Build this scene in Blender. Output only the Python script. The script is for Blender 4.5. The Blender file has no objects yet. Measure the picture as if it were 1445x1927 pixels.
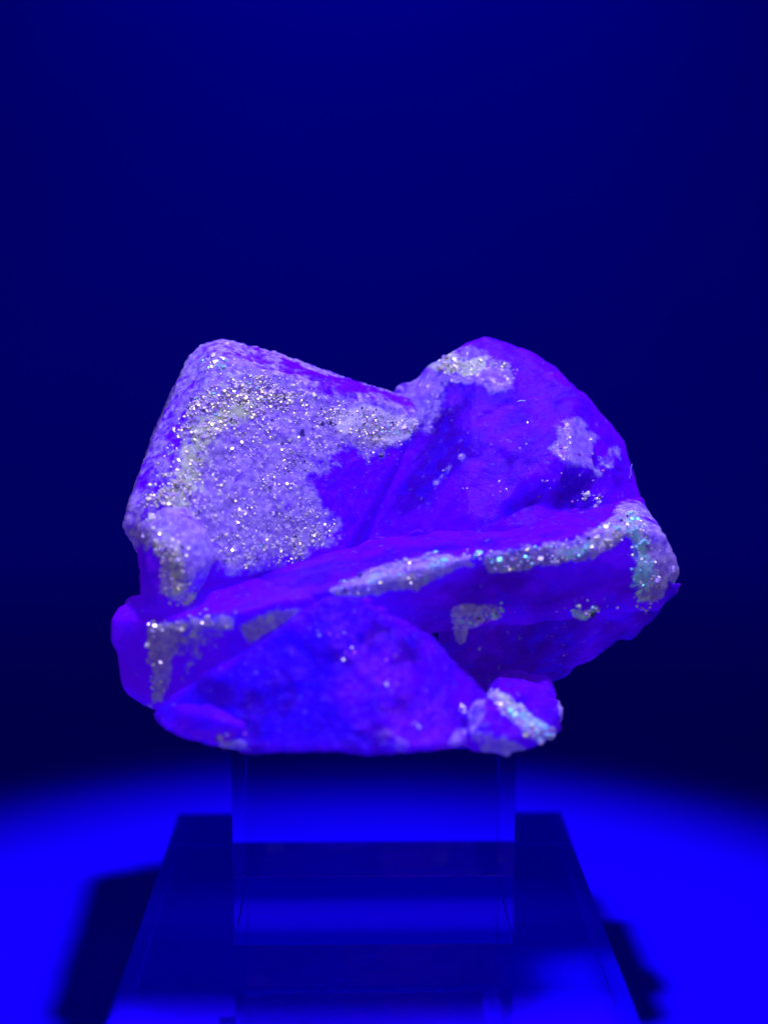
import bpy, bmesh, math, random
import numpy as np
from mathutils import Vector, Matrix

# ------------------------------------------------------------------ scene, camera, lamps
S = 0.01                      # all numbers below are centimetres
random.seed(7); rng = np.random.default_rng(7)
sc = bpy.context.scene
COL = sc.collection
BASE_T = 2.0                  # thickness of the acrylic base block
F_PX, CX, CY = 2848.0, 722.5, 963.5
CAM = np.array([-0.16, -22.54, BASE_T + 9.36])
PITCH, YAW = math.radians(8.51), math.radians(-0.85)

cd = bpy.data.cameras.new('camera'); cam = bpy.data.objects.new('camera', cd); COL.objects.link(cam)
cam.location = CAM * S
cam.rotation_euler = (math.pi / 2 - PITCH, 0, YAW)
cd.sensor_fit = 'VERTICAL'; cd.sensor_height = 36.0; cd.lens = 36.0 * F_PX / 1927.0
cd.clip_start = 0.01; cd.clip_end = 20
cd.dof.use_dof = True; cd.dof.focus_distance = 22.3 * S; cd.dof.aperture_fstop = 8.5
sc.camera = cam
R_CAM = np.array(cam.rotation_euler.to_matrix())

w = bpy.data.worlds.new('World'); sc.world = w; w.use_nodes = True
bg = w.node_tree.nodes['Background']
bg.inputs[0].default_value = (0.0, 0.0, 1.0, 1); bg.inputs[1].default_value = 0.017

LAMP = np.array([3.0, -6.0, 40.0])
ld = bpy.data.lights.new('torch', 'SPOT'); lo = bpy.data.objects.new('torch', ld); COL.objects.link(lo)
ld.energy = 11.2; ld.color = (0.36, 0.30, 1.0); ld.shadow_soft_size = 1.2 * S
ld.spot_size = math.radians(36.6); ld.spot_blend = 0.65
lo.location = LAMP * S
lo.rotation_euler = (Vector((0.0, -0.4, 0.0)) - Vector(LAMP)).to_track_quat('-Z', 'Y').to_euler()

def strip(name, y, z, wid, dep, watt, tilt):
    d = bpy.data.lights.new(name, 'AREA'); o = bpy.data.objects.new(name, d); COL.objects.link(o)
    d.shape = 'RECTANGLE'; d.size = wid * S; d.size_y = dep * S; d.energy = watt; d.color = (0.012, 0.0, 1.0)
    o.location = Vector((0, y, z)) * S; o.rotation_euler = (math.radians(tilt), 0, 0)
strip('added_band_light', 77.5, 44.2, 36, 3.0, 0.22, -40)          # added unseen strip, gives the bright band mirrored in the acrylic base
strip('added_line_light', 79.4, 36.2, 60, 0.5, 0.011, -60)  # added unseen strip, only there to mirror as a thin line in the acrylic
strip('added_backdrop_light', 66, 62, 150, 6, 0.62, 40)              # added unseen light, brightens the backdrop from above

sc.view_settings.view_transform = 'Standard'; sc.view_settings.look = 'None'
sc.view_settings.exposure = 0; sc.view_settings.gamma = 1
cy = sc.cycles
cy.max_bounces = 16; cy.transmission_bounces = 16; cy.glossy_bounces = 8; cy.transparent_max_bounces = 16
cy.use_denoising = True

# ------------------------------------------------------------------ helpers
def U(u, v, y):
    """point on the sight line through photo pixel (u, v) at depth y (cm, towards the back positive)"""
    d = R_CAM @ np.array([(u - CX) / F_PX, -(v - CY) / F_PX, -1.0])
    return CAM + d * ((y - CAM[1]) / d[1])

def project(P):
    q = (P - CAM) @ R_CAM
    return CX + F_PX * q[:, 0] / -q[:, 2], CY - F_PX * q[:, 1] / -q[:, 2]

def link(name, me, mat=None, parent=None, **props):
    o = bpy.data.objects.new(name, me); COL.objects.link(o)
    if mat: me.materials.append(mat)
    if parent: o.parent = parent
    for k, v in props.items(): o[k] = v
    return o

def mat_new(name):
    m = bpy.data.materials.new(name); m.use_nodes = True
    nt = m.node_tree
    return m, nt, nt.nodes['Principled BSDF'], lambda t: nt.nodes.new(t), nt.links.new

M32 = np.uint32
def hash3(ix, iy, iz, seed):
    h = (ix.astype(np.int64) * 73856093) ^ (iy.astype(np.int64) * 19349663) ^ (iz.astype(np.int64) * 83492791) ^ (seed * 2654435761)
    h &= 0xFFFFFFFF
    h = ((h ^ (h >> 16)) * 0x45d9f3b) & 0xFFFFFFFF
    h = ((h ^ (h >> 16)) * 0x45d9f3b) & 0xFFFFFFFF
    return ((h ^ (h >> 16)) & 0xFFFFFF) / float(0xFFFFFF)

def vnoise(P, scale, seed=0):
    q = P / scale; i = np.floor(q); f = q - i; i = i.astype(np.int64)
    f = f * f * (3 - 2 * f); out = 0
    for dx in (0, 1):
        wx = f[:, 0] if dx else 1 - f[:, 0]
        for dy in (0, 1):
            wy = f[:, 1] if dy else 1 - f[:, 1]
            for dz in (0, 1):
                wz = f[:, 2] if dz else 1 - f[:, 2]
                out = out + wx * wy * wz * hash3(i[:, 0] + dx, i[:, 1] + dy, i[:, 2] + dz, seed)
    return out

def fbm(P, scale, octv=4, seed=0):
    a, t, o = 1.0, 0.0, 0
    for k in range(octv):
        o = o + a * vnoise(P, scale, seed + 17 * k); t += a; a *= 0.5; scale *= 0.5
    return o / t

def worley(P, scale, seed=0):
    """distance to the nearest cell point (0..~1) and that cell's random value"""
    q = P / scale; i = np.floor(q).astype(np.int64); best = np.full(len(P), 9.0); val = np.zeros(len(P))
    for dx in (-1, 0, 1):
        for dy in (-1, 0, 1):
            for dz in (-1, 0, 1):
                cx_, cy_, cz_ = i[:, 0] + dx, i[:, 1] + dy, i[:, 2] + dz
                px = cx_ + hash3(cx_, cy_, cz_, seed + 1); py = cy_ + hash3(cx_, cy_, cz_, seed + 2); pz = cz_ + hash3(cx_, cy_, cz_, seed + 3)
                d = np.sqrt((px - q[:, 0])**2 + (py - q[:, 1])**2 + (pz - q[:, 2])**2)
                m = d < best; best[m] = d[m]; val[m] = hash3(cx_, cy_, cz_, seed + 5)[m]
    return best, val

def facet(P, scale, seed=0):
    """cleavage relief: every cell of a Voronoi split is a small tilted plane"""
    q = P / scale; i = np.floor(q).astype(np.int64); best = np.full(len(P), 9.0); val = np.zeros(len(P))
    for dx in (-1, 0, 1):
        for dy in (-1, 0, 1):
            for dz in (-1, 0, 1):
                c = [i[:, 0] + dx, i[:, 1] + dy, i[:, 2] + dz]
                h = [hash3(c[0], c[1], c[2], seed + k) for k in range(7)]
                r = [c[k] + h[k] - q[:, k] for k in range(3)]
                d = np.sqrt(r[0]**2 + r[1]**2 + r[2]**2); m = d < best; best[m] = d[m]
                val[m] = (sum(r[k] * (h[3 + k] - .5) * 2 for k in range(3)) + (h[6] - .5) * .8)[m]
    return val

def smooth(a, b, x):
    t = np.clip((x - a) / (b - a), 0, 1); return t * t * (3 - 2 * t)

def seg_dist(u, v, pts, closed):
    d = np.full(len(u), 1e9); n = len(pts)
    for k in range(n if closed else n - 1):
        ax, ay = pts[k]; bx, by = pts[(k + 1) % n]; ex, ey = bx - ax, by - ay
        t = np.clip(((u - ax) * ex + (v - ay) * ey) / max(1e-9, ex * ex + ey * ey), 0, 1)
        d = np.minimum(d, np.hypot(u - ax - t * ex, v - ay - t * ey))
    return d

def patch(u, v, spec):
    """spec = ('poly', pts, soft, strength) or ('line', pts, width, strength): mineral coating or painted shade zone, 0..1"""
    kind, pts, wd_, st = spec
    if kind == 'line':
        return st * (1 - smooth(0.35 * wd_, wd_, seg_dist(u, v, pts, False)))
    ins = np.zeros(len(u), bool); n = len(pts)
    for k in range(n):
        ax, ay = pts[k]; bx, by = pts[(k + 1) % n]
        if ay == by: continue
        ins ^= ((ay > v) != (by > v)) & (u < (bx - ax) * (v - ay) / (by - ay) + ax)
    d = seg_dist(u, v, pts, True); sd = np.where(ins, d, -d)
    return st * smooth(-wd_, wd_, sd)

# ------------------------------------------------------------------ materials
def sheet_material():
    m, nt, b, N, L = mat_new('blue_paper')
    tc = N('ShaderNodeTexCoord')
    n1 = N('ShaderNodeTexNoise'); n1.inputs['Scale'].default_value = 9; n1.inputs['Detail'].default_value = 6
    n2 = N('ShaderNodeTexNoise'); n2.inputs['Scale'].default_value = 900; n2.inputs['Detail'].default_value = 3
    L(tc.outputs['Object'], n1.inputs['Vector']); L(tc.outputs['Object'], n2.inputs['Vector'])
    r = N('ShaderNodeValToRGB'); r.color_ramp.elements[0].position = .3; r.color_ramp.elements[1].position = .7
    r.color_ramp.elements[0].color = (.010, .0, .78, 1); r.color_ramp.elements[1].color = (.013, .0, .84, 1)
    L(n1.outputs['Fac'], r.inputs['Fac']); L(r.outputs['Color'], b.inputs['Base Color'])
    bp = N('ShaderNodeBump'); bp.inputs['Strength'].default_value = .05; bp.inputs['Distance'].default_value = .0003
    L(n2.outputs['Fac'], bp.inputs['Height']); L(bp.outputs['Normal'], b.inputs['Normal'])
    b.inputs['Roughness'].default_value = .85; b.inputs['Specular IOR Level'].default_value = 0.0
    return m

def acrylic_material(name, glow):
    m, nt, b, N, L = mat_new(name)
    b.inputs['Emission Color'].default_value = (0, 0, 1, 1); b.inputs['Emission Strength'].default_value = glow   # even glow added to brighten the base, none on the riser
    b.inputs['Base Color'].default_value = (.86, .86, 1, 1)
    b.inputs['Transmission Weight'].default_value = 1; b.inputs['IOR'].default_value = 1.49
    b.inputs['Roughness'].default_value = 0.0
    tc = N('ShaderNodeTexCoord'); n = N('ShaderNodeTexNoise'); n.inputs['Scale'].default_value = 120; n.inputs['Detail'].default_value = 4
    L(tc.outputs['Object'], n.inputs['Vector'])
    mr = N('ShaderNodeMapRange'); mr.inputs['From Min'].default_value = .45; mr.inputs['From Max'].default_value = .8
    mr.inputs['To Min'].default_value = .0; mr.inputs['To Max'].default_value = .05
    
    return m

def rock_material():
    m, nt, b, N, L = mat_new('fluorite')
    def attr(n):
        a = N('ShaderNodeAttribute'); a.attribute_name = n; return a.outputs['Fac']
    def noise(scale, detail=5, rough=.6, dist=0.0):
        n = N('ShaderNodeTexNoise'); n.inputs['Scale'].default_value = scale; n.inputs['Detail'].default_value = detail
        n.inputs['Roughness'].default_value = rough; n.inputs['Distortion'].default_value = dist
        L(tc.outputs['Object'], n.inputs['Vector']); return n.outputs['Fac']
    def math_(op, a, c):
        n = N('ShaderNodeMath'); n.operation = op
        for k, x in enumerate((a, c)):
            if isinstance(x, (int, float)): n.inputs[k].default_value = x
            else: L(x, n.inputs[k])
        return n.outputs[0]
    def ramp(v, lo, hi):
        n = N('ShaderNodeMapRange'); n.interpolation_type = 'SMOOTHSTEP'
        n.inputs['From Min'].default_value = lo; n.inputs['From Max'].default_value = hi; L(v, n.inputs['Value']); return n.outputs['Result']
    def mix(f, a, c):
        n = N('ShaderNodeMix'); n.data_type = 'RGBA'
        L(f, n.inputs[0]) if not isinstance(f, (int, float)) else setattr(n.inputs[0], 'default_value', f)
        for k, x in ((6, a), (7, c)):
            if isinstance(x, tuple): n.inputs[k].default_value = x + (1,)
            else: L(x, n.inputs[k])
        return n.outputs[2]
    tc = N('ShaderNodeTexCoord')
    nA, nB, nC = noise(260, 6, .65, .6), noise(900, 4, .6), noise(120, 4, .55, 1.0)
    blue = ramp(math_('ADD', attr('blue'), math_('MULTIPLY', math_('SUBTRACT', nC, .5), 1.1)), .15, .95)
    c = mix(blue, (.17, .001, .92), (.035, .001, .86))
    vo = N('ShaderNodeTexVoronoi'); vo.inputs['Scale'].default_value = 700; L(tc.outputs['Object'], vo.inputs['Vector'])
    c = mix(math_('MULTIPLY', ramp(nB, .45, .8), .3), c, (.15, .015, .95))
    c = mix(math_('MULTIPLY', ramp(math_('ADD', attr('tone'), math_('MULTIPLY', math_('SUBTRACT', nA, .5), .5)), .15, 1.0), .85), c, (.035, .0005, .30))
    c = mix(math_('MULTIPLY', ramp(attr('cell'), .5, 1.0), .3), c, (.03, .004, .98))
    c = mix(math_('MULTIPLY', ramp(math_('ADD', attr('magenta'), math_('MULTIPLY', math_('SUBTRACT', nB, .5), .9)), .3, .9), .7), c, (.33, .02, .60))
    nD = noise(3200, 3, .6)
    c = mix(math_('MULTIPLY', ramp(nD, .5, .8), .35), c, (.16, .012, .98))
    c = mix(math_('MULTIPLY', ramp(nD, .48, .25), .4), c, (.035, .0, .42))
    fro = math_('ADD', attr('frost'), math_('MULTIPLY', math_('SUBTRACT', nA, .5), 1.3))
    fm = ramp(math_('ADD', fro, math_('MULTIPLY', math_('SUBTRACT', nB, .5), .7)), .34, .68)
    fcol = mix(ramp(nB, .35, .7), (.24, .145, .50), (.43, .345, .54))
    c = mix(math_('MULTIPLY', fm, attr('veil')), c, fcol)
    yl = ramp(math_('ADD', attr('yellow'), math_('MULTIPLY', math_('SUBTRACT', nB, .5), 2.2)), .3, .95)
    c = mix(math_('MULTIPLY', yl, .8), c, (.55, .66, .32))
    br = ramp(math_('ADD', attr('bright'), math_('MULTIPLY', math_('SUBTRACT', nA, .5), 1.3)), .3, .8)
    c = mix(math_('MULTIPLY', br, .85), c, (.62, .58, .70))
    c = mix(math_('MULTIPLY', ramp(math_('ADD', attr('cyan'), math_('MULTIPLY', math_('SUBTRACT', nB, .5), 1.4)), .3, .8), .8), c, (.22, .62, .62))
    dk = math_('MULTIPLY', attr('speck'), ramp(vo.outputs['Distance'], .30, .16))
    vr = N('ShaderNodeSeparateColor'); L(vo.outputs['Color'], vr.inputs[0])
    dk = math_('MULTIPLY', dk, ramp(vr.outputs[0], .70, .72))
    c = mix(dk, c, (.05, .03, .22))
    L(math_('MULTIPLY', math_('SUBTRACT', 1.0, fm), .38), b.inputs['Transmission Weight'])
    L(c, b.inputs['Base Color'])
    L(math_('ADD', math_('MULTIPLY', fm, .0), .42), b.inputs['Roughness'])
    b.inputs['Specular IOR Level'].default_value = .07; b.inputs['Specular Tint'].default_value = (.40, .03, 1, 1)
    L(c, b.inputs['Emission Color']); b.inputs['Emission Strength'].default_value = .20   # the mineral fluoresces evenly under the torch
    b.inputs['Subsurface Weight'].default_value = .9
    b.inputs['Subsurface Radius'].default_value = (.6, .4, 1.0); b.inputs['Subsurface Scale'].default_value = .0065
    bp = N('ShaderNodeBump'); bp.inputs['Strength'].default_value = .55; bp.inputs['Distance'].default_value = .0006
    h = math_('ADD', math_('ADD', math_('MULTIPLY', nA, .7), math_('MULTIPLY', nD, .22)), math_('ADD', math_('MULTIPLY', nB, .45), math_('MULTIPLY', fm, .3)))
    L(h, bp.inputs['Height']); L(bp.outputs['Normal'], b.inputs['Normal'])
    # glassy skin of tiny crystal faces, each Voronoi cell with its own tilt
    def vec(op, a, c):
        n = N('ShaderNodeVectorMath'); n.operation = op
        for k, x in enumerate((a, c)):
            if x is None: continue
            if isinstance(x, tuple): n.inputs[k].default_value = x
            else: L(x, n.inputs[k])
        return n.outputs[0]
    v1 = N('ShaderNodeTexVoronoi'); v1.inputs['Scale'].default_value = 2300; L(tc.outputs['Object'], v1.inputs['Vector'])
    geo = N('ShaderNodeNewGeometry')
    sc_ = N('ShaderNodeVectorMath'); sc_.operation = 'SCALE'; sc_.inputs['Scale'].default_value = 1.15
    L(vec('SUBTRACT', v1.outputs['Color'], (.5, .5, .5)), sc_.inputs[0])
    cn = vec('NORMALIZE', vec('ADD', bp.outputs['Normal'], sc_.outputs[0]), None)
    L(cn, b.inputs['Coat Normal'])
    L(math_('ADD', math_('MULTIPLY', ramp(fro, .3, .75), .75), .02), b.inputs['Coat Weight'])
    b.inputs['Coat Roughness'].default_value = .17; b.inputs['Coat IOR'].default_value = 1.5
    return m

def grain_material():
    m, nt, b, N, L = mat_new('druse_grain')
    a = N('ShaderNodeAttribute'); a.attribute_name = 'tint'
    g = N('ShaderNodeAttribute'); g.attribute_name = 'gloss'
    L(a.outputs['Color'], b.inputs['Base Color']); L(g.outputs['Color'], b.inputs['Specular Tint'])
    L(g.outputs['Alpha'], b.inputs['Roughness'])
    b.inputs['IOR'].default_value = 1.55; b.inputs['Specular IOR Level'].default_value = .5
    L(a.outputs['Color'], b.inputs['Emission Color']); b.inputs['Emission Strength'].default_value = .20
    return m

PAPER, ACRYLIC, ACRYLIC_BASE, ROCK, GRAIN = sheet_material(), acrylic_material('clear_acrylic', 0.0), acrylic_material('glowing_acrylic', .022), rock_material(), grain_material()

# ------------------------------------------------------------------ setting: tabletop sheet and backdrop
def sheet(name, prof, half, nx=24):
    bm = bmesh.new(); rows = []
    for (y, z) in prof:
        rows.append([bm.verts.new((S * (-half + 2 * half * k / nx), S * y, S * z)) for k in range(nx + 1)])
    for a, c in zip(rows, rows[1:]):
        for k in range(nx): bm.faces.new((a[k], a[k + 1], c[k + 1], c[k]))
    me = bpy.data.meshes.new(name); bm.to_mesh(me); bm.free()
    for p in me.polygons: p.use_smooth = True
    return link(name, me, PAPER, kind='structure')
sheet('tabletop', [(-60 + k * 5, 0) for k in range(19)], 110)
RAD = 40.0
prof = [(30 + k, 0) for k in range(0, 10, 3)] + [(40 + RAD * math.sin(t), RAD - RAD * math.cos(t)) for t in np.linspace(0, math.pi / 2, 28)] + [(80, 40 + k * 8) for k in range(1, 8)]
sheet('backdrop', prof, 110)

# ------------------------------------------------------------------ acrylic stand
def block(name, x0, x1, y0, y1, z0, z1, label, cat, mat, bev=.012):
    bm = bmesh.new(); bmesh.ops.create_cube(bm, size=1)
    for v in bm.verts:
        v.co = Vector(((v.co.x) * (x1 - x0), (v.co.y) * (y1 - y0), (v.co.z + .5) * (z1 - z0))) * S
    bmesh.ops.bevel(bm, geom=list(bm.edges), offset=bev * S, segments=2, affect='EDGES', profile=.6)
    bmesh.ops.recalc_face_normals(bm, faces=bm.faces)
    me = bpy.data.meshes.new(name); bm.to_mesh(me); bm.free()
    o = link(name, me, mat, label=label, category=cat)
    o.location = Vector(((x0 + x1) / 2, (y0 + y1) / 2, z0)) * S
    return o
RISER_H = 2.93
block('base_block', -3.45, 3.40, -4.7, 3.53, .004, BASE_T, 'wide low clear acrylic block lying on the blue table under the riser', 'display base', ACRYLIC_BASE)
block('riser_block', -2, 2, -2, 2, BASE_T + .004, BASE_T + RISER_H, 'smaller clear acrylic cube standing on the base and carrying the mineral', 'display riser', ACRYLIC)
Z0 = BASE_T + RISER_H

# ------------------------------------------------------------------ mineral specimen
root = bpy.data.objects.new('mineral_specimen', None); COL.objects.link(root)
root.location = Vector((0, 0, Z0)) * S
root['label'] = 'glowing violet fluorite cluster with glittering pale crust resting on acrylic riser'; root['category'] = 'mineral'
ROOT = np.array([0, 0, Z0])

def hull_mesh(pts, voxel, iters, fac):
    bm = bmesh.new()
    for p in pts: bm.verts.new(Vector(p))
    r = bmesh.ops.convex_hull(bm, input=list(bm.verts))
    bmesh.ops.delete(bm, geom=[g for g in set(r['geom_interior'] + r['geom_unused']) if isinstance(g, bmesh.types.BMVert) and g.is_valid], context='VERTS')
    bmesh.ops.recalc_face_normals(bm, faces=bm.faces)
    me = bpy.data.meshes.new('hull'); bm.to_mesh(me); bm.free()
    o = bpy.data.objects.new('hull', me); COL.objects.link(o)
    r_ = o.modifiers.new('r', 'REMESH'); r_.mode = 'VOXEL'; r_.voxel_size = voxel
    s_ = o.modifiers.new('s', 'SMOOTH'); s_.iterations = iters; s_.factor = fac
    dg = bpy.context.evaluated_depsgraph_get(); dg.update()
    out = bpy.data.meshes.new_from_object(o.evaluated_get(dg))
    bpy.data.objects.remove(o); bpy.data.meshes.remove(me)
    return out

def get_co(me):
    a = np.empty(len(me.vertices) * 3); me.vertices.foreach_get('co', a); return a.reshape(-1, 3)
def get_no(me):
    a = np.empty(len(me.vertices) * 3); me.vertex_normals.foreach_get('vector', a); return a.reshape(-1, 3)

def frustum_cloud(C_, Nrm, size, tint, gloss, name, parent):
    """many small bevel-topped crystals joined into one druse crust"""
    n = len(C_)
    ref = rng.normal(size=(n, 3)); t1 = np.cross(Nrm, ref); t1 /= np.linalg.norm(t1, axis=1)[:, None]; t2 = np.cross(Nrm, t1)
    V = np.empty((n, 12, 3)); asp = rng.uniform(.45, 1.5, n)
    for k in range(6):
        a = k * math.pi / 3 + rng.uniform(-.5, .5, n); ca, sa = np.cos(a)[:, None], np.sin(a)[:, None]
        rad = (ca * t1 * asp[:, None] + sa * t2)
        V[:, k] = C_ + size[:, None] * (rad * 1.0 - Nrm * .7)
        V[:, 6 + k] = C_ + size[:, None] * (rad * .8 + Nrm * .06)
    faces = []
    base = [(6, 7, 8, 9, 10, 11)] + [(k, (k + 1) % 6, 6 + (k + 1) % 6, 6 + k) for k in range(6)]
    loops = np.concatenate([np.concatenate([np.array(f) for f in base])[None] + 12 * np.arange(n)[:, None]], 0).reshape(-1)
    tot = np.tile(np.array([len(f) for f in base]), n); start = np.concatenate([[0], np.cumsum(tot)[:-1]])
    me = bpy.data.meshes.new(name)
    me.vertices.add(12 * n); me.vertices.foreach_set('co', ((V - ROOT) * S).reshape(-1))
    me.loops.add(len(loops)); me.loops.foreach_set('vertex_index', loops.astype(np.int32))
    me.polygons.add(len(tot)); me.polygons.foreach_set('loop_start', start.astype(np.int32))
    at = me.attributes.new('tint', 'FLOAT_COLOR', 'POINT')
    col = np.concatenate([np.repeat(tint, 12, 0), np.ones((12 * n, 1))], 1)
    at.data.foreach_set('color', col.reshape(-1))
    at = me.attributes.new('gloss', 'FLOAT_COLOR', 'POINT')
    at.data.foreach_set('color', np.repeat(gloss, 12, 0).reshape(-1))
    me.polygons.foreach_set('use_smooth', np.zeros(len(tot), bool))
    me.update(calc_edges=True); me.validate()
    return link(name, me, GRAIN, parent, kind='stuff')

# body colour and glint colour of the grains
TINTS = {'white': ((.44, .35, .66), (1, 1, .5)), 'yellow': ((.48, .46, .46), (1, 1, .05)), 'gold': ((.48, .38, .40), (1, .75, .04)), 'cyan': ((.24, .52, .62), (.10, 1, .45)), 'pink': ((.22, .05, .4), (1, .1, .35)),
         'lilac': ((.30, .18, .60), (.9, .8, .7)), 'dark': ((.06, .04, .16), (.3, .3, .1))}

def crystal(name, pts, voxel=.03, iters=4, fac=.5, rough=(.05, .5), grain=(0, .2), plates=.0, blue=0.0,
            frost=(), yellow=(), speck=(), druse=(), label=None, yshift=0.0, sparkle=.17, dents=(), facets=(), tone=0.0, magenta=(), crust=.014, soft=10, shade_zones=(), bright=(), cyan=(), mott=.9, veil=.85, streak=0.0, sdir=(.62, 0, .78)):
    P3 = [p if isinstance(p, np.ndarray) else U(p[0], p[1], p[2] + yshift) for p in pts]
    me = hull_mesh(P3, voxel, iters, fac)
    P = get_co(me); Nn = get_no(me)
    amp, sca = rough
    d = amp * (fbm(P, sca, 5, 3) - .5) * 2
    ga, gs = grain
    if ga:
        wd_, _ = worley(P + .3 * (fbm(P, gs * 2, 2, 9) - .5)[:, None], gs, 11); d = d + ga * (.55 - wd_)
    if plates:
        pl = fbm(P, .7, 4, 31); d = d + plates * (smooth(.49, .51, pl) - .5) + .6 * plates * (smooth(.43, .445, pl) + smooth(.56, .575, pl) - 1)
    if facets:
        fd = sum(fa * facet(P + .12 * fs * (fbm(P, fs * .4, 3, 5) - .5)[:, None], fs, 61) for fa, fs in facets)
        ed = np.empty(len(me.edges) * 2, np.int32); me.edges.foreach_get('vertices', ed); ed = ed.reshape(-1, 2)
        deg = np.bincount(ed.reshape(-1), minlength=len(P))
        for _ in range(soft):                                          # cliffs between facets become slopes
            fd = .3 * fd + .7 * (np.bincount(ed[:, 0], fd[ed[:, 1]], len(P)) + np.bincount(ed[:, 1], fd[ed[:, 0]], len(P))) / deg
        d = d + fd
    if dents:
        u0, v0 = project(P); q = 40 * (fbm(P, .5, 3, 41) - .5)
        for (pts_, soft, depth) in dents:
            d = d - depth * patch(u0 + q, v0 + q, ('poly', pts_, soft, 1)) * (Nn[:, 1] < .2)
    P2 = P + Nn * d[:, None]
    u, v = project(P2)
    wu = u + 55 * (fbm(P, .6, 4, 51) - .5); wv = v + 55 * (fbm(P, .6, 4, 77) - .5)
    front = Nn[:, 1] < .35
    def zone(specs):
        a = np.zeros(len(P2))
        for s in specs: a = np.maximum(a, patch(wu, wv, s))
        return a
    vals = {'frost': zone(frost) * front, 'yellow': zone(yellow) * front, 'speck': zone(speck) * front,
            'blue': np.full(len(P2), blue) if np.isscalar(blue) else zone(blue)}
    n1 = fbm(P, .13, 3, 23); wl, wv_ = worley(P, .075, 37)
    cm = smooth(.35, .6, vals['frost'] + 1.0 * (n1 - .5))                     # the pale crust has its own thickness
    P2 = P2 + Nn * (crust * cm * (.6 + 1.1 * (.6 - wl)))[:, None]
    zn = fbm(P, 1.1, 4, 83)
    vals['tone'] = np.clip(tone + zone(shade_zones) + 1.5 * (zn - .5) + mott * (fbm(P, .4, 4, 29) - .5), 0, 1); vals['cell'] = worley(P, .22, 7)[1]  # shade of the left facet and recess is painted into the tone here
    vals['veil'] = np.full(len(P), veil)
    if streak:
        sd_ = np.array(sdir) / np.linalg.norm(sdir); Q = P - .86 * (P @ sd_)[:, None] * sd_
        vals['tone'] = np.clip(vals['tone'] + streak * 2 * (fbm(Q, .28, 4, 97) - .5), 0, 1)
    vals['magenta'] = zone(magenta); vals['bright'] = zone(bright) * front; vals['cyan'] = zone(cyan) * front
    me.vertices.foreach_set('co', ((P2 - ROOT) * S).reshape(-1))
    for k, a in vals.items():
        at = me.attributes.new(k, 'FLOAT', 'POINT'); at.data.foreach_set('value', a)
    for p in me.polygons: p.use_smooth = True
    me.update()
    o = link(name, me, ROCK, root)
    if label: o['label'] = label
    # druse crust
    cs, ns, sz, tn, gl = [], [], [], [], []
    view = CAM - P2; view /= np.linalg.norm(view, axis=1)[:, None]
    facing = (Nn * view).sum(1) > .12
    jobs = []
    for (spec, count, size, sig, tints, pull) in druse:
        jobs.append((spec, count, size * 1.25, sig, tints, pull, (.14, .34)))
        jobs.append((spec, max(3, int(count * sparkle)), size * 1.5, .085, {k: q for k, q in tints.items() if k not in ('lilac', 'dark')}, 1.0, (.2, .42)))
    for (spec, count, size, sig, tints, pull, rg) in jobs:
        wgt = patch(u + .5 * (wu - u), v + .5 * (wv - v), spec) * facing * (.25 + (fbm(P, .25, 3, 91) > .5))
        if wgt.sum() <= 0: print('no druse place', name, spec[1][:2]); continue
        idx = rng.choice(len(P2), size=count, p=wgt / wgt.sum())
        c = P2[idx] + rng.normal(size=(count, 3)) * voxel * .5
        lv = LAMP - c; lv /= np.linalg.norm(lv, axis=1)[:, None]
        H = lv + view[idx]; H /= np.linalg.norm(H, axis=1)[:, None]
        g = H * pull + Nn[idx] * (1 - pull) + rng.normal(size=(count, 3)) * sig
        g /= np.linalg.norm(g, axis=1)[:, None]
        cs.append(c); ns.append(g); sz.append(size * rng.lognormal(0, .4, count))
        keys = list(tints); pr = np.array([tints[k] for k in keys], float); pr /= pr.sum()
        ch = rng.choice(len(keys), size=count, p=pr)
        tn.append(np.array([TINTS[k][0] for k in keys])[ch] * rng.uniform(.7, 1.15, (count, 1)))
        gl.append(np.concatenate([np.array([TINTS[k][1] for k in keys])[ch], rng.uniform(rg[0], rg[1], (count, 1))], 1))
    if cs:
        frustum_cloud(np.concatenate(cs), np.concatenate(ns), np.concatenate(sz), np.clip(np.concatenate(tn), 0, 1), np.concatenate(gl), 'druse', o)
    return o

W_ = {'white': 5, 'yellow': 5, 'lilac': 5, 'dark': 1.3}
WY = {'white': 2, 'yellow': 8, 'lilac': 3, 'dark': .6, 'cyan': .3, 'gold': 1}
WC = {'white': 3, 'yellow': 3, 'lilac': 3, 'cyan': 4, 'dark': .5}

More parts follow.
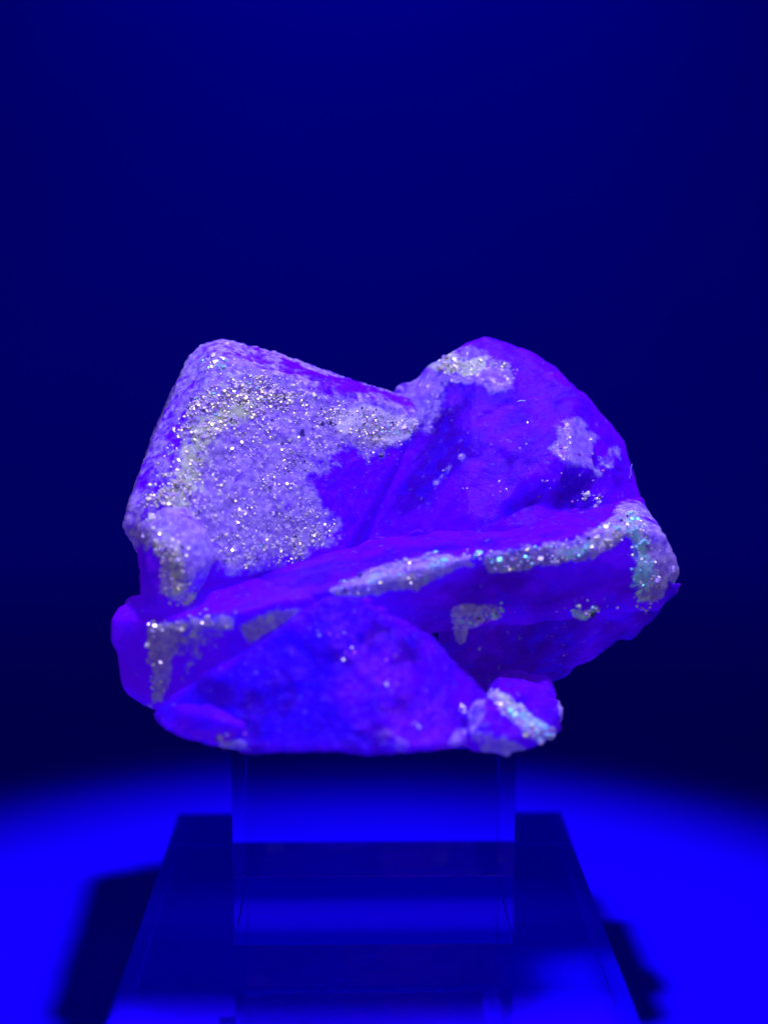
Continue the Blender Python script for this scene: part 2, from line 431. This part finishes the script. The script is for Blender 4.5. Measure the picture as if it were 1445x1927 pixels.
# upper left cube-like crystal, pale glittering face
crystal('crystal', [
    (400, 695, -.35), (425, 675, -.3), (700, 745, .2), (778, 778, .55), (785, 800, .5), (640, 1050, -.8), (430, 1085, -1.7), (300, 962, -1.6),
    (357, 672, .6), (380, 650, .7), (420, 637, .8), (500, 660, .85), (790, 755, 1.1), (797, 790, 1.0), (330, 735, .15), (286, 835, -.6), (240, 955, -1.3),
    (231, 990, -1.4), (262, 1040, -1.4), (420, 1110, -1.0), (660, 1060, .5), (430, 680, 3.2), (760, 790, 3.2), (600, 1040, 3.2), (290, 980, 3.0), (300, 800, 3.0)],
    voxel=.026, iters=6, rough=(.035, .35), grain=(.035, .11), plates=.006, blue=-.15, facets=[(.018, .55)], label='pale glittering cube-like crystal at upper left',
    frost=[('poly', [(330, 800), (372, 690), (420, 665), (520, 690), (640, 735), (790, 770), (800, 830), (700, 860), (640, 850), (600, 900), (640, 1010), (560, 1060), (430, 1090), (300, 980)], 40, .80),
           ('line', [(400, 655), (345, 700), (290, 840), (235, 985), (262, 1040)], 60, .6), ('line', [(650, 795), (790, 815)], 45, .95), ('line', [(400, 640), (450, 650), (520, 672)], 40, .5), ('line', [(430, 640), (600, 690), (780, 752)], 10, .6)],
    yellow=[('poly', [(300, 955), (335, 860), (372, 775), (430, 735), (490, 745), (440, 790), (400, 830), (375, 900), (330, 965)], 30, 1.0), ('poly', [(375, 680), (440, 690), (470, 760), (400, 780)], 25, .35), ('line', [(700, 815), (720, 815)], 30, .35)],
    bright=[('line', [(655, 792), (720, 806), (785, 815)], 40, .95), ('poly', [(375, 675), (430, 690), (470, 760), (390, 790)], 40, .35), ('line', [(545, 1035), (610, 990)], 24, .4)],
    speck=[('poly', [(360, 740), (480, 700), (640, 760), (790, 790), (700, 830), (480, 850), (350, 830)], 30, 1.0), ('poly', [(300, 950), (380, 780), (700, 830), (560, 1040), (430, 1050)], 20, .5)],
    druse=[(('poly', [(320, 940), (385, 740), (480, 715), (640, 765), (780, 800), (740, 850), (620, 830), (560, 900), (620, 1000), (560, 1040), (430, 1055)], 30, 1), 2600, .0105, .17, W_, .8),
           (('line', [(312, 945), (350, 855), (388, 775), (450, 750), (520, 745)], 48, 1), 1500, .0135, .12, WY, .9),
           (('line', [(640, 782), (720, 808), (785, 815)], 36, 1), 900, .011, .12, {'white': 6, 'lilac': 2, 'cyan': .4, 'dark': .6}, .85),
           (('line', [(400, 690), (415, 688)], 20, 1), 80, .014, .12, {'white': 3, 'cyan': 1}, .9),
           (('line', [(440, 1050), (545, 1045), (615, 985)], 26, 1), 260, .012, .17, WY, .8)])

# small rounded crystal in front of it
crystal('crystal', [
    (278, 992, -1.0), (330, 968, -.9), (385, 1005, -.9), (395, 1050, -1.0), (365, 1100, -1.3), (300, 1140, -1.4), (272, 1060, -1.2), (330, 1040, -1.35),
    (262, 985, -.4), (310, 955, -.5), (350, 960, -.5), (390, 995, -.4), (412, 1055, -.4), (385, 1090, -.6), (350, 1150, -.8), (265, 1150, -.8), (260, 1060, -.6), (330, 1040, 1.6)], yshift=-1.05,
    voxel=.026, iters=8, rough=(.05, .35), grain=(.025, .1), label='small knobbly crystal with pale crust',
    frost=[('poly', [(250, 975), (300, 945), (360, 950), (415, 1010), (425, 1065), (380, 1070), (350, 1125), (300, 1120), (290, 1060), (262, 1030)], 22, .85)],
    yellow=[('line', [(305, 1000), (325, 1060), (330, 1110)], 22, .5)], speck=[('line', [(305, 1000), (330, 1110)], 30, .6)],
    druse=[(('line', [(300, 1000), (318, 1030), (325, 1080), (335, 1112)], 34, 1), 450, .012, .15, WY, .85)])

# upper right crystal
crystal('crystal', [
    (745, 735, 1.2), (775, 712, 1.2), (795, 695, 1.2), (830, 672, 1.0), (880, 645, 1.0), (910, 634, 1.0), (960, 648, 1.0), (1045, 692, .9), (1100, 745, .8), (1150, 800, .6),
    (1175, 832, .5), (1183, 880, .3), (1200, 930, .2), (1215, 960, .1),
    (890, 790, .1), (1086, 735, .4), (1060, 900, -.7), (880, 960, -1.0), (690, 1000, .6), (800, 830, 1.1), (1150, 935, -.4), (660, 1060, -.2), (900, 1010, -1.2), (1180, 1010, -.6),
    (800, 760, 3), (930, 690, 2.8), (1100, 790, 2.5), (1150, 950, 2.5), (700, 1000, 3)],
    voxel=.03, iters=5, rough=(.05, .5), grain=(.012, .12), blue=.25, sparkle=.2, facets=[(.06, 1.1), (.015, .35)], tone=.2, soft=14, streak=1.0, veil=.62, shade_zones=[('poly', [(690, 1000), (760, 890), (850, 800), (905, 790), (900, 850), (820, 960)], 40, .6), ('poly', [(940, 970), (980, 920), (1050, 890), (1110, 900), (1130, 960)], 16, .7), ('poly', [(820, 790), (890, 720), (970, 745), (900, 800)], 30, .3)], dents=[([(955, 965), (985, 925), (1050, 893), (1110, 905), (1130, 950), (1100, 975)], 24, .30), ([(890, 782), (1000, 750), (1090, 726), (1092, 738), (1000, 764), (890, 796)], 9, .02)], label='large violet crystal with sloping faces at upper right',
    frost=[('poly', [(745, 735), (830, 672), (890, 640), (915, 680), (965, 690), (970, 730), (920, 740), (850, 720), (830, 790), (770, 830), (760, 790)], 22, .78),
           ('poly', [(1045, 775), (1085, 775), (1130, 830), (1120, 870), (1065, 880), (1045, 850)], 20, .8), ('line', [(845, 880), (825, 915)], 14, .5), ('line', [(870, 853), (872, 858)], 12, .5), ('line', [(1130, 880), (1155, 860)], 20, .5), ('line', [(1025, 870), (1035, 885)], 16, .45)],
    yellow=[('line', [(825, 680), (855, 668)], 24, .85), ('line', [(862, 676), (890, 690)], 24, .95), ('line', [(1140, 865), (1150, 870)], 12, .5)],
    druse=[(('line', [(830, 678), (885, 685)], 22, 1), 90, .018, .3, WY, .7), (('line', [(930, 690), (965, 700)], 14, 1), 40, .015, .3, W_, .7),
           (('poly', [(850, 800), (1150, 800), (1150, 930), (800, 960)], 10, 1), 60, .013, .3, {'white': 2, 'pink': 1, 'lilac': 1}, .8),
           (('line', [(1100, 930), (1135, 940)], 14, 1), 40, .015, .25, W_, .8)])

# long slab across the middle
crystal('slab', [
    (420, 1066, -.7), (640, 1030, -.6), (860, 985, -.6), (1165, 945, -.3), (1205, 935, -.1),
    (430, 1155, -2.4), (640, 1105, -2.4), (890, 1045, -2.2), (1165, 990, -1.6), (1215, 1010, -1.3),
    (500, 1230, -2.2), (860, 1150, -2.1), (1165, 1136, -1.5), (1205, 1142, -1.3),
    (1250, 1003, -1.4), (1270, 1043, -1.4), (1278, 1080, -1.4), (1240, 1142, -1.4), (500, 1150, 1.5), (1200, 1050, 1.8), (1100, 1130, 1.5), (700, 1160, 2)],
    voxel=.03, iters=5, rough=(.05, .45), grain=(.02, .16), blue=.15, facets=[(.05, .7), (.02, .3)], tone=.42, streak=.6, sdir=(1, 0, .2), cyan=[('line', [(1050, 1040), (1100, 1025)], 20, .55), ('line', [(1190, 1000), (1215, 1060), (1212, 1090)], 26, .6), ('line', [(820, 1060), (835, 1056)], 14, .6), ('line', [(705, 1092), (725, 1088)], 12, .5)], bright=[('line', [(1040, 1037), (1130, 1012), (1195, 988), (1215, 1040)], 18, .55), ('line', [(700, 1098), (830, 1062)], 14, .5)], label='long violet slab with a glittering band along its edge',
    frost=[('poly', [(625, 1112), (700, 1075), (800, 1050), (890, 1035), (895, 1060), (800, 1095), (700, 1125), (650, 1130)], 14, .85),
           ('line', [(935, 1055), (1050, 1035), (1130, 1012), (1190, 985), (1225, 1020), (1225, 1110)], 34, .85), ('line', [(858, 1195), (860, 1160), (930, 1156)], 26, .62), ('line', [(1078, 1155), (1112, 1146)], 14, .7), ('line', [(1190, 960), (1250, 1010), (1270, 1080)], 40, .75)],
    yellow=[('line', [(1050, 1035), (1130, 1010), (1190, 990)], 20, .5), ('line', [(1205, 1000), (1212, 1120)], 18, .45), ('line', [(760, 1080), (830, 1060)], 15, .35)],
    druse=[(('line', [(650, 1110), (760, 1080), (890, 1048)], 26, 1), 130, .015, .2, WC, .75),
           (('line', [(935, 1053), (1050, 1035), (1130, 1012), (1195, 990)], 24, 1), 300, .015, .18, WC, .8),
           (('line', [(1195, 985), (1215, 1040), (1212, 1130)], 28, 1), 240, .015, .18, WC, .8),
           (('line', [(860, 1148), (1000, 1142), (1170, 1135)], 14, 1), 22, .014, .2, WC, .85), (('line', [(862, 1162), (930, 1158)], 16, 1), 50, .015, .2, WC, .85), (('line', [(1078, 1155), (1112, 1146)], 10, 1), 50, .016, .15, WC, .9)])

# block at the lower left
crystal('crystal', [
    (240, 1128, -1.0), (330, 1105, -.9), (430, 1070, -.8), (285, 1168, -2.4), (440, 1150, -2.6), (590, 1120, -2.5), (224, 1140, -1.6), (211, 1165, -1.9), (214, 1210, -2.0), (228, 1290, -2.0),
    (250, 1315, -1.6), (285, 1336, -1.8), (295, 1325, -2.3), (560, 1330, -2.4), (600, 1200, -2.4), (300, 1250, 1.2), (500, 1200, 1.5)],
    voxel=.032, iters=7, rough=(.05, .5), blue=.0, veil=.75, streak=.3, bright=[('line', [(300, 1185), (350, 1172), (440, 1160)], 16, .6)], facets=[(.05, .8)], label='blocky violet crystal at lower left with a smoky grey patch',
    frost=[('poly', [(285, 1185), (350, 1160), (450, 1150), (440, 1175), (360, 1200), (330, 1260), (305, 1320), (285, 1330), (285, 1250)], 18, .8),
           ('poly', [(460, 1165), (500, 1145), (580, 1138), (540, 1180), (480, 1200)], 14, .8), ('poly', [(310, 1180), (430, 1170), (430, 1230), (350, 1290)], 40, .55)],
    yellow=[('line', [(340, 1180), (370, 1190)], 20, .4), ('line', [(500, 1155), (510, 1160)], 20, .35)],
    druse=[(('line', [(290, 1190), (350, 1172), (440, 1160)], 22, 1), 46, .018, .22, W_, .8), (('line', [(292, 1200), (292, 1290), (310, 1315)], 18, 1), 34, .017, .25, W_, .8)])

# recessed layer below the slab at the right; overhang shade put into its tone
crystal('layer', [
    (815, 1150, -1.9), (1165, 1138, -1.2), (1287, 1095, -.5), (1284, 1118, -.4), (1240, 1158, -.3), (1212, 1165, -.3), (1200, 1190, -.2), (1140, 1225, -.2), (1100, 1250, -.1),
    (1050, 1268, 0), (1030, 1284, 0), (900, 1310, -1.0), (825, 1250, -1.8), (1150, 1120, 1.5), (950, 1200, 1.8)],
    voxel=.032, iters=4, rough=(.06, .4), grain=(.03, .2), blue=.3, facets=[(.10, .7), (.04, .3)], tone=.75, label='layer below the slab, overhang shade painted into its colour',
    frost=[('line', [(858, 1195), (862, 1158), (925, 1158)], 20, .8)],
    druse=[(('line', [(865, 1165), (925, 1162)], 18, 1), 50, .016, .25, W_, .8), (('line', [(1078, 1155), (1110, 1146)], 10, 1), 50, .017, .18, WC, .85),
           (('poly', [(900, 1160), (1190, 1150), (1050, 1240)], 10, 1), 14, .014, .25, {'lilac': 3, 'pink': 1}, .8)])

# rounded granular mass in front, resting on the riser
flat = [np.array([x, y, Z0 - .012]) for x, y in ((-1.9, -1.9), (1.9, -1.9), (1.9, 1.8), (-1.9, 1.8))]
crystal('mass', [
    (620, 1118, -2.6), (660, 1122, -2.6), (440, 1255, -2.9), (300, 1322, -2.4), (289, 1345, -2.5), (308, 1376, -2.8), (380, 1402, -3.2), (460, 1412, -3.5), (640, 1414, -3.8), (745, 1416, -3.8),
    (870, 1398, -3.4), (930, 1330, -2.6), (880, 1275, -2.5), (800, 1190, -2.55), (560, 1240, -3.0), (700, 1250, -3.0), (600, 1340, -3.45), (760, 1340, -3.4), (430, 1340, -3.2),
    (400, 1340, 1), (850, 1350, 1), (620, 1150, 0)] + flat,
    voxel=.034, iters=6, rough=(.05, .6), grain=(.04, .17), blue=[('poly', [(200, 1100), (1000, 1100), (1000, 1450), (200, 1450)], 10, .45), ('poly', [(280, 1340), (620, 1110), (700, 1180), (650, 1300), (720, 1420), (400, 1420)], 60, .95)], facets=[(.055, .8), (.025, .28)], tone=.42, streak=.6, mott=2.2, veil=.6, sdir=(.7, 0, -.7), magenta=[('line', [(640, 1185), (725, 1260), (760, 1330), (820, 1370)], 70, .5), ('line', [(740, 1385), (900, 1400)], 30, .6)], label='rounded granular blue mass in front',
    frost=[('line', [(420, 1400), (460, 1405)], 14, .8), ('line', [(735, 1395), (765, 1408)], 26, .42), ('line', [(860, 1385), (900, 1395)], 18, .6)],
    druse=[(('line', [(605, 1180), (645, 1195)], 16, 1), 14, .015, .12, {'white': 2, 'pink': 1}, .95), (('line', [(660, 1225), (720, 1260), (735, 1290)], 24, 1), 26, .014, .14, {'pink': 3, 'white': 1}, .9),
           (('line', [(868, 1342), (872, 1346)], 8, 1), 4, .018, .06, {'white': 1}, .95), (('line', [(776, 1360), (780, 1362)], 8, 1), 3, .016, .06, {'white': 1}, .95),
           (('line', [(420, 1370), (460, 1400)], 24, 1), 14, .015, .16, {'pink': 2, 'white': 1}, .9)])

# small crystal at the lower right
crystal('crystal', [
    (890, 1404, -3.3), (960, 1421, -3.3), (1000, 1402, -3.1), (1050, 1372, -2.6), (1056, 1330, -2.3), (1050, 1306, -2.0), (1030, 1286, -1.9), (925, 1305, -3.0), (1012, 1390, -3.2), (885, 1350, -3.2), (960, 1390, -3.4),
    (960, 1340, 0), (1000, 1330, .3), (950, 1262, -1.0), (1026, 1276, -.8)],
    voxel=.026, iters=2, rough=(.05, .3), grain=(.03, .14), blue=.2, facets=[(.09, .45)], tone=.4, soft=6, label='small crystal at lower right with a pale edge',
    frost=[('line', [(925, 1310), (960, 1340), (1015, 1392)], 24, .85), ('line', [(895, 1345), (925, 1400), (965, 1415)], 34, .62), ('line', [(1048, 1320), (1046, 1372)], 9, .8)],
    yellow=[('line', [(940, 1315), (970, 1340)], 18, .7)], cyan=[('line', [(980, 1352), (1005, 1375)], 14, .7)],
    druse=[(('line', [(930, 1315), (970, 1345), (1012, 1390)], 18, 1), 120, .019, .18, WC, .85)])

# low lump at the lower left of the mass
crystal('crystal', [
    (292, 1345, -2.6), (300, 1322, -2.6), (380, 1305, -2.8), (470, 1315, -3.0), (497, 1345, -3.2), (490, 1385, -3.5), (465, 1413, -3.6), (400, 1405, -3.4), (330, 1385, -3.0), (400, 1350, -3.55), (450, 1360, -3.6),
    (400, 1350, -1.5), (470, 1350, -1.5)],
    yshift=.18, voxel=.034, iters=10, rough=(.04, .4), blue=.35, facets=[(.04, .5)], label='low rounded violet lump with a pink rim',
    frost=[('line', [(425, 1403), (462, 1408)], 14, .7)], magenta=[('line', [(380, 1390), (430, 1395), (470, 1400)], 30, .62)],
    druse=[(('line', [(420, 1390), (460, 1405)], 16, 1), 20, .015, .16, {'pink': 2, 'white': 1}, .9)])

# broken chips wedged along the joins
def chip(u, v, y, r):
    c = U(u, v, y); q = rng.normal(size=(11, 3)); q /= np.linalg.norm(q, axis=1)[:, None]
    return [c + r * k * np.array([1.3, .8, .8]) * rng.uniform(.75, 1.1) for k in q]
for (x0, y0, d0, x1, y1, d1, n, r0, r1) in ((420, 1285, -2.75, 600, 1140, -2.5, 6, .09, .17), (680, 1128, -2.5, 860, 1262, -2.35, 7, .10, .2), (860, 1150, -1.9, 1160, 1140, -1.3, 6, .06, .11),
                                            (690, 1020, -.75, 1130, 955, -.55, 7, .07, .14), (640, 1035, -.6, 780, 850, .75, 4, .06, .12), (880, 1300, -2.6, 930, 1400, -3.2, 3, .08, .14)):
    for k in range(n):
        t = (k + rng.uniform(.1, .9)) / n
        crystal('fragment', chip(x0 + t * (x1 - x0), y0 + t * (y1 - y0), d0 + t * (d1 - d0), rng.uniform(r0, r1)), voxel=.028, iters=2, rough=(.03, .2), blue=rng.uniform(.1, .8), tone=rng.uniform(0, .5))

# ------------------------------------------------------------------ lint fibres
def fibre(px, y, r, label):
    pts = [U(u, v, y) for u, v in px]
    cu = bpy.data.curves.new('lint_fibre', 'CURVE'); cu.dimensions = '3D'; cu.bevel_depth = r * S; cu.bevel_resolution = 1
    sp = cu.splines.new('POLY'); sp.points.add(len(pts) - 1)
    c0 = pts[0]
    for k, p in enumerate(pts): sp.points[k].co = tuple((p - c0) * S) + (1,)
    o0 = bpy.data.objects.new('tmp', cu); COL.objects.link(o0)
    dg = bpy.context.evaluated_depsgraph_get(); me = bpy.data.meshes.new_from_object(o0.evaluated_get(dg)); bpy.data.objects.remove(o0)
    o = link('lint_fibre', me, LINT, label=label, category='lint', group='lint fibres on the mineral'); o.location = Vector(c0) * S
m, nt, b, N, L = mat_new('lint'); b.inputs['Base Color'].default_value = (.45, .6, .95, 1); b.inputs['Roughness'].default_value = .5; LINT = m
fibre([(1189, 873), (1186, 882), (1187, 892), (1184, 900)], .15, .008, 'tiny blue fibre sticking out from the right silhouette of the mineral')
fibre([(974, 756), (981, 754), (988, 755)], -.3, .011, 'tiny pale fibre lying on the smooth upper right crystal face')
fibre([(1232, 1108), (1243, 1101), (1258, 1092)], -1.2, .012, 'short white fibre on the rounded right end of the slab')
print('tris', sum(len(o.data.loop_triangles) or len(o.data.polygons) * 2 for o in sc.objects if o.type == 'MESH'))
